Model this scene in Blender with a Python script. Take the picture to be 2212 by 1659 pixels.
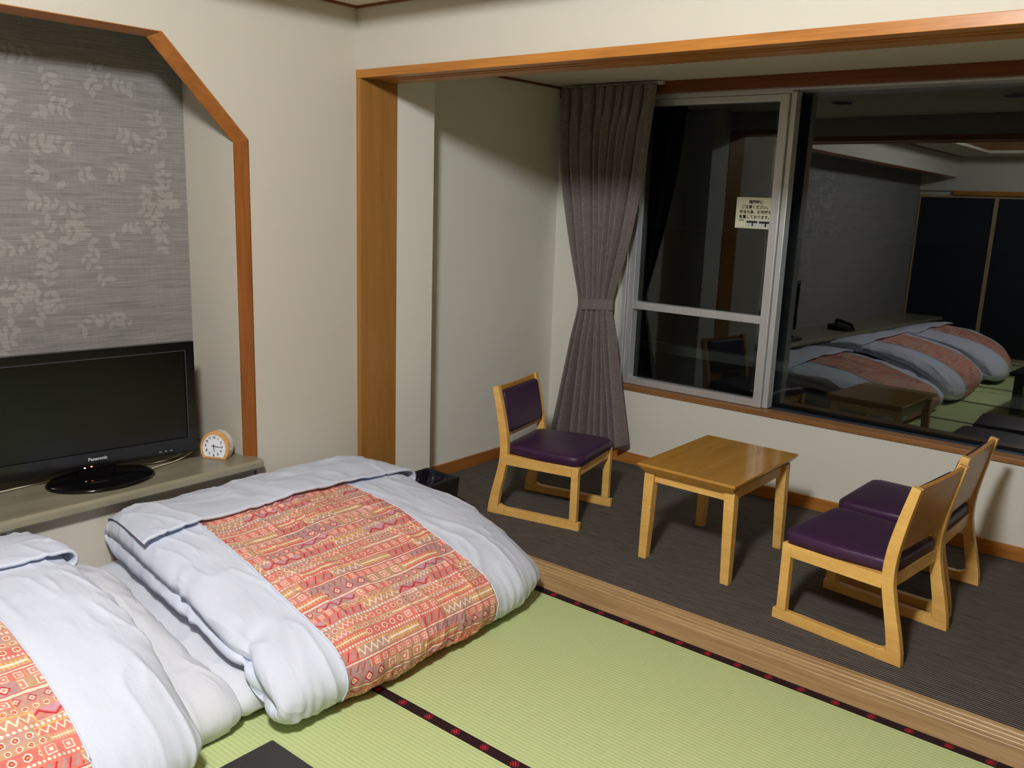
import bpy, bmesh, math, random
import numpy as np
from mathutils import Vector, Matrix

scene = bpy.context.scene
for o in list(bpy.data.objects):
    bpy.data.objects.remove(o)
C = scene.collection
R = math.radians

# ---------------------------------------------------------------- camera
CAM = (3.12258, -2.68804, 1.56632)
YAW, PITCH, ROLL, FPX = R(39.16842), R(-12.16375), R(1.9612), 1907.2
fw = Vector((-math.sin(YAW) * math.cos(PITCH), math.cos(YAW) * math.cos(PITCH), math.sin(PITCH)))
rt0 = Vector((math.cos(YAW), math.sin(YAW), 0))
up0 = rt0.cross(fw)
rt = math.cos(ROLL) * rt0 + math.sin(ROLL) * up0
up = -math.sin(ROLL) * rt0 + math.cos(ROLL) * up0
cd = bpy.data.cameras.new('camera')
cd.sensor_fit = 'HORIZONTAL'
cd.sensor_width = 36.0
cd.lens = FPX / 2212 * 36.0
cd.clip_start = 0.02
cam = bpy.data.objects.new('camera', cd)
C.objects.link(cam)
m3 = Matrix((rt, up, -fw)).transposed()
cam.matrix_world = Matrix.Translation(CAM) @ m3.to_4x4()
scene.camera = cam

# ---------------------------------------------------------------- night sky, exposure
w = bpy.data.worlds.new('night')
scene.world = w
w.use_nodes = True
w.node_tree.nodes['Background'].inputs[0].default_value = (0.0003, 0.0004, 0.0006, 1)
w.node_tree.nodes['Background'].inputs[1].default_value = 1.0
scene.view_settings.view_transform = 'Standard'
scene.view_settings.look = 'None'
scene.view_settings.gamma = 1.0
scene.view_settings.use_curve_mapping = False
scene.view_settings.exposure = 0.43
LAMP = (2.40, -2.52, 2.70)          # centre of the ceiling lamp's diffuser
LAMP_STRENGTH = 255.0
LAMP_COLOR = (0.955, 0.985, 0.985)

# room measures (metres): x=0 wall with the recess, y=0 line of the opening, z=0 mats
XR, YB, YW = 4.8, -5.05, 1.74        # right wall, back wall, window wall
KB, KT, KD = 2.036, 2.071, 0.217     # lintel underside, top, depth
XA, SY, CZ = -0.178, 0.462, 2.194    # alcove side wall, jamb end, alcove ceiling
ZC = 2.332                           # lower ceiling band
CT = 0.434                           # counter top

# ---------------------------------------------------------------- helpers
def srgb(r, g, b):
    f = lambda c: ((c / 255 + 0.055) / 1.055) ** 2.4 if c > 10 else c / 255 / 12.92
    return (f(r), f(g), f(b), 1.0)

MATS = {}
class NT:
    def __init__(self, name, rough=0.6, spec=0.3, base=(0.5, 0.5, 0.5, 1)):
        m = bpy.data.materials.new(name)
        m.use_nodes = True
        self.m = m
        self.t = m.node_tree
        self.b = self.t.nodes['Principled BSDF']
        self.b.inputs['Roughness'].default_value = rough
        self.b.inputs['Specular IOR Level'].default_value = spec
        self.b.inputs['Base Color'].default_value = base
        MATS[name] = m
    def n(self, typ, **kw):
        nd = self.t.nodes.new(typ)
        for k, v in kw.items():
            if k in nd.inputs:
                nd.inputs[k].default_value = v
            else:
                setattr(nd, k, v)
        return nd
    def l(self, a, b):
        self.t.links.new(a, b)
    def math(self, op, a, b=None, c=None):
        nd = self.t.nodes.new('ShaderNodeMath')
        nd.operation = op
        for i, v in enumerate((a, b, c)):
            if v is None:
                continue
            if isinstance(v, (int, float)):
                nd.inputs[i].default_value = v
            else:
                self.l(v, nd.inputs[i])
        return nd.outputs[0]
    def coord(self, kind='Object', scale=(1, 1, 1), rot=(0, 0, 0)):
        tc = self.n('ShaderNodeTexCoord')
        mp = self.n('ShaderNodeMapping')
        mp.inputs['Scale'].default_value = scale
        mp.inputs['Rotation'].default_value = rot
        self.l(tc.outputs[kind], mp.inputs[0])
        return mp.outputs[0]
    def noise(self, vec, scale, detail=3, rough=0.55):
        nd = self.n('ShaderNodeTexNoise')
        nd.inputs['Scale'].default_value = scale
        nd.inputs['Detail'].default_value = detail
        nd.inputs['Roughness'].default_value = rough
        self.l(vec, nd.inputs['Vector'])
        return nd.outputs['Fac']
    def ramp(self, fac, stops):
        nd = self.n('ShaderNodeValToRGB')
        e = nd.color_ramp.elements
        while len(e) < len(stops):
            e.new(0.5)
        for i, (p, c) in enumerate(stops):
            e[i].position = p
            e[i].color = c
        self.l(fac, nd.inputs[0])
        return nd.outputs[0]
    def mix(self, fac, a, b):
        nd = self.n('ShaderNodeMix', data_type='RGBA')
        for s, v in ((nd.inputs[0], fac), (nd.inputs[6], a), (nd.inputs[7], b)):
            if isinstance(v, (int, float, tuple)):
                s.default_value = v
            else:
                self.l(v, s)
        return nd.outputs[2]
    def color(self, c):
        self.l(c, self.b.inputs['Base Color'])
    def bump(self, h, strength=0.3, dist=0.002):
        nd = self.n('ShaderNodeBump')
        nd.inputs['Strength'].default_value = strength
        nd.inputs['Distance'].default_value = dist
        self.l(h, nd.inputs['Height'])
        self.l(nd.outputs[0], self.b.inputs['Normal'])

def plain(name, c, rough=0.6, spec=0.3, metal=0.0):
    t = NT(name, rough, spec, c)
    t.b.inputs['Metallic'].default_value = metal
    return t.m

def wallmat(name, c, amt=0.04):
    t = NT(name, 0.85, 0.15)
    v = t.coord('Object')
    n = t.noise(v, 3.0, 4)
    d = tuple(x * (1 - amt) for x in c[:3]) + (1,)
    t.color(t.mix(n, d, c))
    v2 = t.coord('Object', (1, 1, 1))
    t.bump(t.noise(v2, 420, 2), 0.12, 0.001)
    return t.m

def woodmat(name, dark, light, scale=(1, 12, 12), rough=0.35, spec=0.4, fine=60):
    # grain runs along the object's local axis whose scale is the small one
    t = NT(name, rough, spec)
    v = t.coord('Object', scale)
    n = t.noise(v, 2.2, 5, 0.6)
    nd = t.n('ShaderNodeTexNoise')
    v2 = t.coord('Object', tuple(s * 3.5 for s in scale))
    f = t.noise(v2, 3.0, 3, 0.7)
    k = t.math('ADD', t.math('MULTIPLY', n, 0.65), t.math('MULTIPLY', f, 0.35))
    t.color(t.ramp(k, [(0.30, dark), (0.62, light)]))
    t.bump(f, 0.06, 0.001)
    return t.m

# ---- materials
wall_c = srgb(200, 194, 181)
wallmat('plaster', wall_c)  # room plaster, colour toned down to even out the lamp's falloff
wallmat('plaster_alcove_lifted', srgb(228, 226, 216))  # cooler alcove white, lifted further to make up for weaker lamp light
wallmat('ceiling_board', srgb(214, 205, 186))
woodmat('ceiling_wood', srgb(112, 80, 48), srgb(142, 106, 66), (0.8, 10, 10), 0.6, 0.2)
woodmat('closet_wood', srgb(84, 58, 36), srgb(108, 78, 50), (10, 10, 0.8), 0.5, 0.3)
woodmat('trim_wood', srgb(112, 62, 22), srgb(148, 88, 36), (14, 14, 0.8))
woodmat('trim_wood_x', srgb(150, 92, 36), srgb(192, 128, 58), (0.8, 14, 14))
woodmat('trim_wood_y', srgb(136, 80, 32), srgb(172, 108, 48), (14, 0.8, 14))
woodmat('post_wood', srgb(142, 97, 44), srgb(166, 117, 60), (10, 10, 0.6), 0.3)
woodmat('dark_wood_x', srgb(96, 48, 22), srgb(130, 70, 34), (0.8, 14, 14), 0.45)
woodmat('dark_wood_y', srgb(88, 44, 20), srgb(120, 64, 32), (14, 0.8, 14), 0.45)
woodmat('sill_wood', srgb(126, 82, 42), srgb(166, 116, 68), (0.8, 14, 14), 0.4)
woodmat('threshold_wood', srgb(146, 112, 72), srgb(196, 164, 118), (0.9, 16, 16), 0.42)
woodmat('chair_wood', srgb(216, 164, 84), srgb(240, 194, 112), (2.0, 9, 9), 0.32, 0.45)
woodmat('table_wood', srgb(176, 126, 50), srgb(198, 146, 66), (9, 1.2, 9), 0.13, 0.6)
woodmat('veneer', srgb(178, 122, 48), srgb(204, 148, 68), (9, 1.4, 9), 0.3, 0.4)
woodmat('clock_wood', srgb(196, 142, 84), srgb(226, 174, 112), (6, 6, 60), 0.4)

# tatami: ribs parallel to x every 15 mm
t = NT('tatami', 0.62, 0.25)
g = t.n('ShaderNodeNewGeometry')
sep = t.n('ShaderNodeSeparateXYZ')
t.l(g.outputs['Position'], sep.inputs[0])
ph = t.math('MULTIPLY', sep.outputs['Y'], 2 * math.pi / 0.0146)
rib = t.math('ADD', t.math('MULTIPLY', t.math('SINE', ph), 0.5), 0.5)
cx = t.math('ADD', t.math('MULTIPLY', t.math('SINE', t.math('MULTIPLY', sep.outputs['X'], 2 * math.pi / 0.0075)), 0.5), 0.5)
mp = t.n('ShaderNodeMapping')
mp.inputs['Scale'].default_value = (160, 6, 1)
t.l(g.outputs['Position'], mp.inputs[0])
st = t.noise(mp.outputs[0], 1.0, 2, 0.6)
mp2 = t.n('ShaderNodeMapping')
t.l(g.outputs['Position'], mp2.inputs[0])
big = t.noise(mp2.outputs[0], 1.7, 3)
c1 = t.mix(rib, srgb(168, 184, 126), srgb(192, 207, 148))
c2 = t.mix(t.math('MULTIPLY', st, 0.5), c1, srgb(208, 214, 160))
c3 = t.mix(t.math('MULTIPLY', big, 0.3), c2, srgb(178, 196, 136))
t.color(c3)
h = t.math('ADD', t.math('MULTIPLY', rib, 1.0), t.math('ADD', t.math('MULTIPLY', cx, 0.12), t.math('MULTIPLY', st, 0.3)))
t.bump(h, 0.35, 0.0012)

# mat border: near-black cloth with red round crests every 113 mm
t = NT('mat_border', 0.75, 0.2)
g = t.n('ShaderNodeNewGeometry')
sep = t.n('ShaderNodeSeparateXYZ')
t.l(g.outputs['Position'], sep.inputs[0])
tc = t.n('ShaderNodeTexCoord')
sg = t.n('ShaderNodeSeparateXYZ')
t.l(tc.outputs['Object'], sg.inputs[0])
fx = t.math('MULTIPLY', t.math('SUBTRACT', t.math('FRACT', t.math('ADD', t.math('DIVIDE', sep.outputs['X'], 0.1132), 0.88)), 0.5), 0.1132)
fy = sg.outputs['Y']
dist = t.math('SQRT', t.math('ADD', t.math('MULTIPLY', fx, fx), t.math('MULTIPLY', fy, fy)))
disc = t.math('LESS_THAN', dist, 0.0135)
ring = t.math('GREATER_THAN', t.math('ABSOLUTE', t.math('SUBTRACT', dist, 0.0095)), 0.0014)
swirl = t.math('GREATER_THAN', t.math('SINE', t.math('ADD', t.math('MULTIPLY', fx, 700), t.math('MULTIPLY', fy, 520))), -0.55)
red = t.math('MULTIPLY', disc, t.math('MULTIPLY', ring, swirl))
wv = t.noise(g.outputs['Position'], 900, 1)
basec = t.mix(wv, srgb(30, 14, 18), srgb(52, 30, 36))
t.color(t.mix(red, basec, srgb(186, 34, 48)))
t.bump(wv, 0.2, 0.0005)

# carpet: charcoal ribs along x with broken brown streaks
t = NT('carpet', 0.95, 0.05)
g = t.n('ShaderNodeNewGeometry')
sep = t.n('ShaderNodeSeparateXYZ')
t.l(g.outputs['Position'], sep.inputs[0])
wob = t.n('ShaderNodeMapping'); wob.inputs['Scale'].default_value = (3, 40, 1)
t.l(g.outputs['Position'], wob.inputs[0])
wn = t.noise(wob.outputs[0], 1.0, 2)
rib = t.math('ADD', t.math('MULTIPLY', t.math('SINE', t.math('ADD', t.math('MULTIPLY', sep.outputs['Y'], 2 * math.pi / 0.0125), t.math('MULTIPLY', wn, 2.0))), 0.5), 0.5)
mp = t.n('ShaderNodeMapping'); mp.inputs['Scale'].default_value = (9, 120, 1)
t.l(g.outputs['Position'], mp.inputs[0])
st = t.noise(mp.outputs[0], 1.0, 3, 0.7)
fz = t.noise(g.outputs['Position'], 700, 2)
k = t.math('ADD', t.math('MULTIPLY', rib, 0.5), t.math('ADD', t.math('MULTIPLY', st, 0.45), t.math('MULTIPLY', fz, 0.08)))
t.color(t.ramp(k, [(0.28, srgb(42, 41, 43)), (0.52, srgb(84, 80, 78)), (0.76, srgb(132, 123, 114))]))
t.bump(k, 0.6, 0.003)

# counter board, recess wallpaper
t = NT('counter', 0.28, 0.45)
v = t.coord('Object', (3, 0.6, 3))
t.color(t.ramp(t.noise(v, 5, 4), [(0.35, srgb(126, 121, 102)), (0.65, srgb(146, 140, 119))]))
t = NT('recess_paper', 0.8, 0.2)
v = t.coord('Object', (1, 6, 260))
s1 = t.noise(v, 1.0, 3, 0.7)
v = t.coord('Object', (1, 300, 18))
s2 = t.noise(v, 1.0, 2, 0.6)
k = t.math('ADD', t.math('MULTIPLY', s1, 0.8), t.math('MULTIPLY', s2, 0.2))
t.color(t.ramp(k, [(0.32, srgb(112, 109, 107)), (0.66, srgb(150, 146, 142))]))
t.bump(k, 0.25, 0.001)
t = NT('leaf_ink', 0.7, 0.25)
v = t.coord('Object', (1, 6, 260))
t.color(t.ramp(t.noise(v, 1.0, 3, 0.7), [(0.3, srgb(130, 127, 123)), (0.68, srgb(163, 159, 153))]))

# fabrics
def cloth(name, c, weave=900, rough=0.85, wr=0.25):
    t = NT(name, rough, 0.15, c)
    v = t.coord('Object')
    a = t.noise(v, weave, 1)
    v2 = t.coord('Object', (1, 2.2, 1), (0, 0, 0.4))
    b = t.noise(v2, 16, 4, 0.6)
    t.bump(t.math('ADD', t.math('MULTIPLY', a, 0.03), b), wr, 0.006)
    return t
cloth('white_cotton', srgb(210, 216, 231), 1200, 0.8, 0.35)
cloth('mattress_cotton', srgb(212, 215, 224), 1200, 0.8, 0.3)
t = NT('kilim_print', 0.85, 0.12)
at = t.n('ShaderNodeAttribute'); at.attribute_name = 'print'
t.color(at.outputs['Color'])
t.bump(t.noise(t.coord('Object'), 900, 1), 0.1, 0.001)
t = NT('curtain_cloth', 0.9, 0.1)
v = t.coord('Object', (260, 260, 26))
a = t.noise(v, 1.0, 2)
v = t.coord('Object', (40, 40, 500))
b = t.noise(v, 1.0, 2)
k = t.math('ADD', t.math('MULTIPLY', a, 0.5), t.math('MULTIPLY', b, 0.5))
t.color(t.ramp(k, [(0.3, srgb(104, 94, 94)), (0.7, srgb(146, 135, 133))]))
t.bump(k, 0.3, 0.001)
t = NT('purple_leather', 0.42, 0.35)
t.color(t.mix(t.noise(t.coord('Object'), 30, 3), srgb(58, 32, 62), srgb(68, 38, 72)))
t.bump(t.noise(t.coord('Object'), 500, 2), 0.12, 0.001)

plain('black_gloss', srgb(12, 12, 14), 0.12, 0.5)
plain('screen_black', srgb(5, 5, 7), 0.2, 0.42)
plain('black_matte', srgb(20, 19, 20), 0.5, 0.35)
plain('bezel_grey', srgb(52, 54, 60), 0.3, 0.5)
plain('silver_print', srgb(205, 205, 208), 0.4, 0.4)
plain('bag_plastic', srgb(16, 17, 30), 0.16, 0.6)
plain('lacquer_black', srgb(40, 41, 44), 0.22, 0.5)
plain('lacquer_edge', srgb(26, 26, 28), 0.35, 0.4)
plain('paper', srgb(226, 222, 196), 0.8, 0.2)
plain('paper_photo', srgb(205, 203, 205), 0.7, 0.2)
plain('ink', srgb(22, 18, 16), 0.7, 0.2)
plain('photo_dark', srgb(58, 52, 44), 0.7, 0.2)
plain('clock_face', srgb(234, 238, 246), 0.5, 0.3)
plain('clock_white', srgb(214, 212, 204), 0.4, 0.4)
plain('cable_cream', srgb(196, 184, 158), 0.5, 0.3)
plain('cable_brown', srgb(80, 66, 52), 0.5, 0.3)
plain('bin_base', srgb(150, 134, 108), 0.7, 0.2)
plain('fusuma_dark', srgb(34, 38, 44), 0.7, 0.2)
plain('fusuma_frame', srgb(176, 150, 116), 0.5, 0.3)
plain('asphalt', srgb(92, 94, 92), 0.9, 0.1)
plain('kerb_concrete', srgb(150, 150, 138), 0.9, 0.1)
plain('road_paint', srgb(220, 220, 214), 0.8, 0.1)
plain('fixture_white', srgb(225, 222, 214), 0.5, 0.3)
plain('downlight_dark', srgb(18, 18, 18), 0.5, 0.3)
t = NT('aluminium', 0.38, 0.5)
t.b.inputs['Metallic'].default_value = 0.55
t.color(t.mix(t.noise(t.coord('Object', (30, 30, 3)), 2.0, 3), srgb(198, 200, 203), srgb(226, 226, 226)))
plain('track_metal', srgb(70, 80, 92), 0.3, 0.5, 0.5)
t = NT('led_red'); t.b.inputs['Emission Color'].default_value = (1, 0.15, 0.1, 1); t.b.inputs['Emission Strength'].default_value = 3
t = NT('led_white'); t.b.inputs['Emission Color'].default_value = (1, 0.9, 0.9, 1); t.b.inputs['Emission Strength'].default_value = 3

def glass(name, ior):
    m = bpy.data.materials.new(name); m.use_nodes = True
    nt = m.node_tree; nt.nodes.clear()
    out = nt.nodes.new('ShaderNodeOutputMaterial')
    mx = nt.nodes.new('ShaderNodeMixShader')
    fr = nt.nodes.new('ShaderNodeFresnel'); fr.inputs['IOR'].default_value = ior
    tr = nt.nodes.new('ShaderNodeBsdfTransparent'); tr.inputs[0].default_value = (0.80, 0.83, 0.82, 1)
    gl = nt.nodes.new('ShaderNodeBsdfGlossy'); gl.inputs['Roughness'].default_value = 0.0
    gl.inputs[0].default_value = (0.93, 0.96, 1.0, 1)
    nt.links.new(fr.outputs[0], mx.inputs[0]); nt.links.new(tr.outputs[0], mx.inputs[1])
    nt.links.new(gl.outputs[0], mx.inputs[2]); nt.links.new(mx.outputs[0], out.inputs[0])
    MATS[name] = m
glass('window_glass', 1.9)
glass('sash_glass', 1.5)
def emis(name, col, s):
    m = bpy.data.materials.new(name); m.use_nodes = True
    nt = m.node_tree; nt.nodes.clear()
    out = nt.nodes.new('ShaderNodeOutputMaterial'); e = nt.nodes.new('ShaderNodeEmission')
    e.inputs[0].default_value = (*col, 1); e.inputs[1].default_value = s
    nt.links.new(e.outputs[0], out.inputs[0]); MATS[name] = m
emis('lamp_glow', LAMP_COLOR, LAMP_STRENGTH)

# ---- mesh building
def link(name, me, mat, parent=None, loc=None, rot=None):
    o = bpy.data.objects.new(name, me)
    C.objects.link(o)
    if mat and not me.materials:
        me.materials.append(MATS[mat])
    if parent:
        o.parent = parent
    if loc:
        o.location = loc
    if rot:
        o.rotation_euler = rot
    return o

def mesh(name, v, f, mat, parent=None, smooth=False, loc=None, rot=None, bevel=0, seg=2):
    me = bpy.data.meshes.new(name)
    me.from_pydata([tuple(map(float, p)) for p in v], [], f)
    bm = bmesh.new(); bm.from_mesh(me)
    bmesh.ops.recalc_face_normals(bm, faces=bm.faces)
    if bevel:
        ed = [e for e in bm.edges if len(e.link_faces) == 2 and e.calc_face_angle(0) > 0.5]
        bmesh.ops.bevel(bm, geom=ed, offset=bevel, segments=seg, affect='EDGES', profile=0.6, clamp_overlap=True)
    bm.to_mesh(me); bm.free()
    if smooth:
        me.polygons.foreach_set('use_smooth', [True] * len(me.polygons))
    return link(name, me, mat, parent, loc, rot)

def boxdata(x0, x1, y0, y1, z0, z1):
    v = [(x, y, z) for z in (z0, z1) for y in (y0, y1) for x in (x0, x1)]
    f = [(0, 2, 3, 1), (4, 5, 7, 6), (0, 1, 5, 4), (2, 6, 7, 3), (0, 4, 6, 2), (1, 3, 7, 5)]
    return v, f

def box(name, x0, x1, y0, y1, z0, z1, mat, parent=None, bevel=0, loc=None, rot=None, seg=2):
    v, f = boxdata(x0, x1, y0, y1, z0, z1)
    return mesh(name, v, f, mat, parent, False, loc, rot, bevel, seg)

def boxes(name, lst, mat, parent=None, bevel=0, loc=None, rot=None):
    V, F = [], []
    for b in lst:
        v, f = boxdata(*b)
        F += [tuple(i + len(V) for i in q) for q in f]
        V += v
    return mesh(name, V, F, mat, parent, False, loc, rot, bevel)

def prism(name, poly, axis, a0, a1, mat, parent=None, bevel=0, loc=None, rot=None, smooth=False, seg=2):
    # poly: 2D points in the plane normal to axis ('x': (y,z), 'y': (x,z), 'z': (x,y))
    def p3(p, a):
        return {'x': (a, p[0], p[1]), 'y': (p[0], a, p[1]), 'z': (p[0], p[1], a)}[axis]
    n = len(poly)
    v = [p3(p, a0) for p in poly] + [p3(p, a1) for p in poly]
    f = [tuple(range(n)), tuple(range(2 * n - 1, n - 1, -1))]
    f += [(i, (i + 1) % n, n + (i + 1) % n, n + i) for i in range(n)]
    return mesh(name, v, f, mat, parent, smooth, loc, rot, bevel, seg)

def tube(name, pts, r, mat, parent=None, seg=8, sub=6):
    pts = np.array(pts, float)
    P = crspline(pts, sub * (len(pts) - 1) + 1)
    V, F = [], []
    for i, p in enumerate(P):
        d = P[min(i + 1, len(P) - 1)] - P[max(i - 1, 0)]
        d = Vector(d).normalized()
        a = d.orthogonal().normalized(); b = d.cross(a)
        for k in range(seg):
            an = 2 * math.pi * k / seg
            V.append(Vector(p) + r * (math.cos(an) * a + math.sin(an) * b))
    for i in range(len(P) - 1):
        for k in range(seg):
            F.append((i * seg + k, i * seg + (k + 1) % seg, (i + 1) * seg + (k + 1) % seg, (i + 1) * seg + k))
    return mesh(name, V, F, mat, parent, True)

def crspline(P, n):
    P = np.asarray(P, float)
    K = len(P)
    s = np.linspace(0, K - 1, n)
    return crw(s, K) @ P.reshape(K, -1)

def crw(s, K):
    s = np.clip(np.asarray(s, float), 0, K - 1)
    i = np.minimum(np.floor(s).astype(int), K - 2)
    t = s - i
    W = np.zeros((len(s), K))
    r = np.arange(len(s))
    ws = (-0.5 * t + t**2 - 0.5 * t**3, 1 - 2.5 * t**2 + 1.5 * t**3, 0.5 * t + 2 * t**2 - 1.5 * t**3, -0.5 * t**2 + 0.5 * t**3)
    for k, wk in zip((-1, 0, 1, 2), ws):
        np.add.at(W, (r, np.clip(i + k, 0, K - 1)), wk)
    return W

def empty(name, loc=(0, 0, 0), rz=0.0):
    o = bpy.data.objects.new(name, None)
    o.empty_display_size = 0.1
    C.objects.link(o)
    o.location = loc
    o.rotation_euler = (0, 0, rz)
    return o

def tag(o, label, cat, group=None, kind=None):
    o['label'] = label
    o['category'] = cat
    if group:
        o['group'] = group
    if kind:
        o['kind'] = kind
    return o
def struct(o, label, cat):
    return tag(o, label, cat, None, 'structure')

def gridmesh(name, P, mat, parent=None, smooth=True, closed_u=False, color=None, loc=None, kind=None):
    # P: (nu, nv, 3)
    nu, nv = P.shape[:2]
    me = bpy.data.meshes.new(name)
    idx = np.arange(nu * nv).reshape(nu, nv)
    if closed_u:
        idx = np.vstack([idx, idx[:1]])
    q = np.stack([idx[:-1, :-1], idx[:-1, 1:], idx[1:, 1:], idx[1:, :-1]], -1).reshape(-1, 4)
    me.vertices.add(nu * nv)
    me.vertices.foreach_set('co', P.reshape(-1).astype(np.float32))
    me.loops.add(q.size)
    me.loops.foreach_set('vertex_index', q.reshape(-1).astype(np.int32))
    me.polygons.add(len(q))
    me.polygons.foreach_set('loop_start', (np.arange(len(q)) * 4).astype(np.int32))
    me.polygons.foreach_set('use_smooth', np.ones(len(q), bool))
    me.update(calc_edges=True)
    if color is not None:
        a = me.color_attributes.new('print', 'FLOAT_COLOR', 'POINT')
        rgba = np.ones((nu * nv, 4), np.float32)
        rgba[:, :3] = color.reshape(-1, 3)
        a.data.foreach_set('color', rgba.reshape(-1))
    me.validate()
    return link(name, me, mat, parent, loc)

def text(name, s, size, mat, parent, matrix, bold=0.0, sx=1.0):
    cu = bpy.data.curves.new(name, 'FONT')
    cu.body = s
    cu.size = size
    cu.align_x = 'CENTER'; cu.align_y = 'CENTER'
    cu.offset = bold
    cu.extrude = 0.0003
    cu.resolution_u = 3
    tmp = bpy.data.objects.new('tmp', cu)
    C.objects.link(tmp)
    dg = bpy.context.evaluated_depsgraph_get()
    me = bpy.data.meshes.new_from_object(tmp.evaluated_get(dg))
    bpy.data.objects.remove(tmp)
    me.name = name
    me.transform(matrix @ Matrix.Diagonal((sx, 1, 1, 1)))
    me.materials.clear()
    return link(name, me, mat, parent)

# ---------------------------------------------------------------- the setting
# ---- left wall with the recess (opening from y=-0.61 to the back wall, chamfered top corner)
NY, NCY, NZ1, NZC, NX = -0.602, -0.945, 2.074, 1.728, -0.40
wl = empty('wall_left')
struct(wl, 'cream plaster wall with a wide recess for the television', 'wall')
box('wall_panel', -0.10, 0, NY + 0.034, 0, 0, 2.8, 'plaster', wl)
prism('wall_panel', [(NY + 0.034, 2.8), (YB, 2.8), (YB, NZ1 + 0.016), (NCY + 0.030, NZ1 + 0.016), (NY + 0.034, NZC + 0.011)], 'x', -0.10, 0, 'plaster', wl)
box('wall_panel', -0.10, 0, YB, NY + 0.02, 0, CT - 0.0425, 'plaster', wl)
box('recess_side', NX - 0.03, -0.047, NY - 0.001, NY + 0.03, CT - 0.03, 2.6, 'plaster', wl)
box('recess_back', NX - 0.03, NX, YB, NY + 0.02, CT - 0.03, 2.6, 'recess_paper', wl)
box('recess_top', NX, -0.10, YB, NY, 2.30, 2.33, 'plaster', wl)
rnd = random.Random(5)
LV, LF = [], []
def leaf(y, z, a, L, Wd):
    b = len(LV)
    pts = [(0, 0), (0.25, 0.42), (0.55, 0.5), (0.85, 0.25), (1, 0), (0.85, -0.25), (0.55, -0.5), (0.25, -0.42)]
    for px, py in pts:
        X = px * L; Y = py * Wd
        LV.append((NX + 0.0005 + len(LF) * 1.2e-6, y + X * math.cos(a) - Y * math.sin(a), z + X * math.sin(a) + Y * math.cos(a)))
    LF.append(tuple(range(b, b + 8)))
def spray(y, z, a, n):
    for i in range(n):
        y += 0.03 * math.cos(a); z += 0.03 * math.sin(a); a += rnd.uniform(-0.25, 0.25)
        for s in (-1, 1):
            if rnd.random() < 0.8:
                L = rnd.uniform(0.028, 0.05)
                leaf(y, z, a + s * rnd.uniform(0.6, 1.2), L, L * rnd.uniform(0.45, 0.62))
        if NY - 0.03 < y or z > 2.2:
            break
for i in range(70):
    y = rnd.uniform(-2.6, -0.66)
    z = rnd.uniform(0.6, 2.12)
    for k in range(rnd.choice((1, 2, 2, 3))):
        spray(y, z, rnd.uniform(0, 2 * math.pi), rnd.randint(2, 6))
LV2 = [p for p in LV]
keep = [f for f in LF if all(LV[i][1] < NY - 0.01 and LV[i][2] < 2.28 and LV[i][2] > 0.45 for i in f)]
lp = mesh('leaf_print', LV2, keep, 'leaf_ink', wl)
lp['kind'] = 'stuff'

# wooden edging of the recess: three mitred boards
tr1 = empty('trim_1')
struct(tr1, 'chamfered wooden edging around the television recess', 'trim')
e = 0.036
def edging(po, pi, mat):
    V = []
    for (oy, oz), (iy, iz) in zip(po, pi):
        for x_, f_ in ((-0.05, 0.0), (0.006, 0.0), (0.006, 0.16), (-0.042, 1.0), (-0.05, 1.0)):
            V.append((x_, oy + (iy - oy) * f_, oz + (iz - oz) * f_))
    F = [(k, (k + 1) % 5, 5 + (k + 1) % 5, 5 + k) for k in range(5)] + [(0, 1, 2, 3, 4), (5, 6, 7, 8, 9)]
    mesh('edging_board', V, F, mat, tr1)
O3 = [(YB, NZ1 + 0.018), (NCY + 0.032, NZ1 + 0.018), (NY + e, NZC + 0.012), (NY + e, CT)]
I3 = [(YB, NZ1), (NCY, NZ1), (NY, NZC), (NY, CT)]
edging(O3[0:2], I3[0:2], 'trim_wood_y')
edging(O3[1:3], I3[1:3], 'trim_wood_y')
edging(O3[2:4], I3[2:4], 'trim_wood')

# ---- lintel wall above the opening, post, lintel with grooves, jamb
wh = box('wall_header', -0.10, XR, 0, KD, KT - 0.002, 2.8, 'plaster')
struct(wh, 'cream plaster band above the wide opening to the alcove', 'wall')
tr2 = empty('trim_2')
struct(tr2, 'long wooden lintel with sliding grooves over the opening', 'trim')
box('lintel_fascia', -0.004, XR, -0.008, 0.055, KB, KT, 'trim_wood_x', tr2, 0.002)
for a, b in ((0.080, 0.100), (0.125, 0.217)):
    box('groove_rib', 0.0, XR, a, b, KB, KT, 'trim_wood_x', tr2, 0.001)
box('groove_bed', 0.0, XR, 0.055, 0.125, KB + 0.026, KT, 'dark_wood_x', tr2)
tr3 = box('trim_3', -0.012, 0.0252, -0.006, KD, 0, KB, 'post_wood', None, 0.002)
struct(tr3, 'flat amber wood post lining the left end of the opening', 'trim')
wj = box('wall_jamb', XA - 0.02, 0.0215, KD, SY, 0, CZ + 0.1, 'plaster_alcove_lifted')
struct(wj, 'narrow white jamb between the wooden post and the alcove', 'wall')

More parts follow.
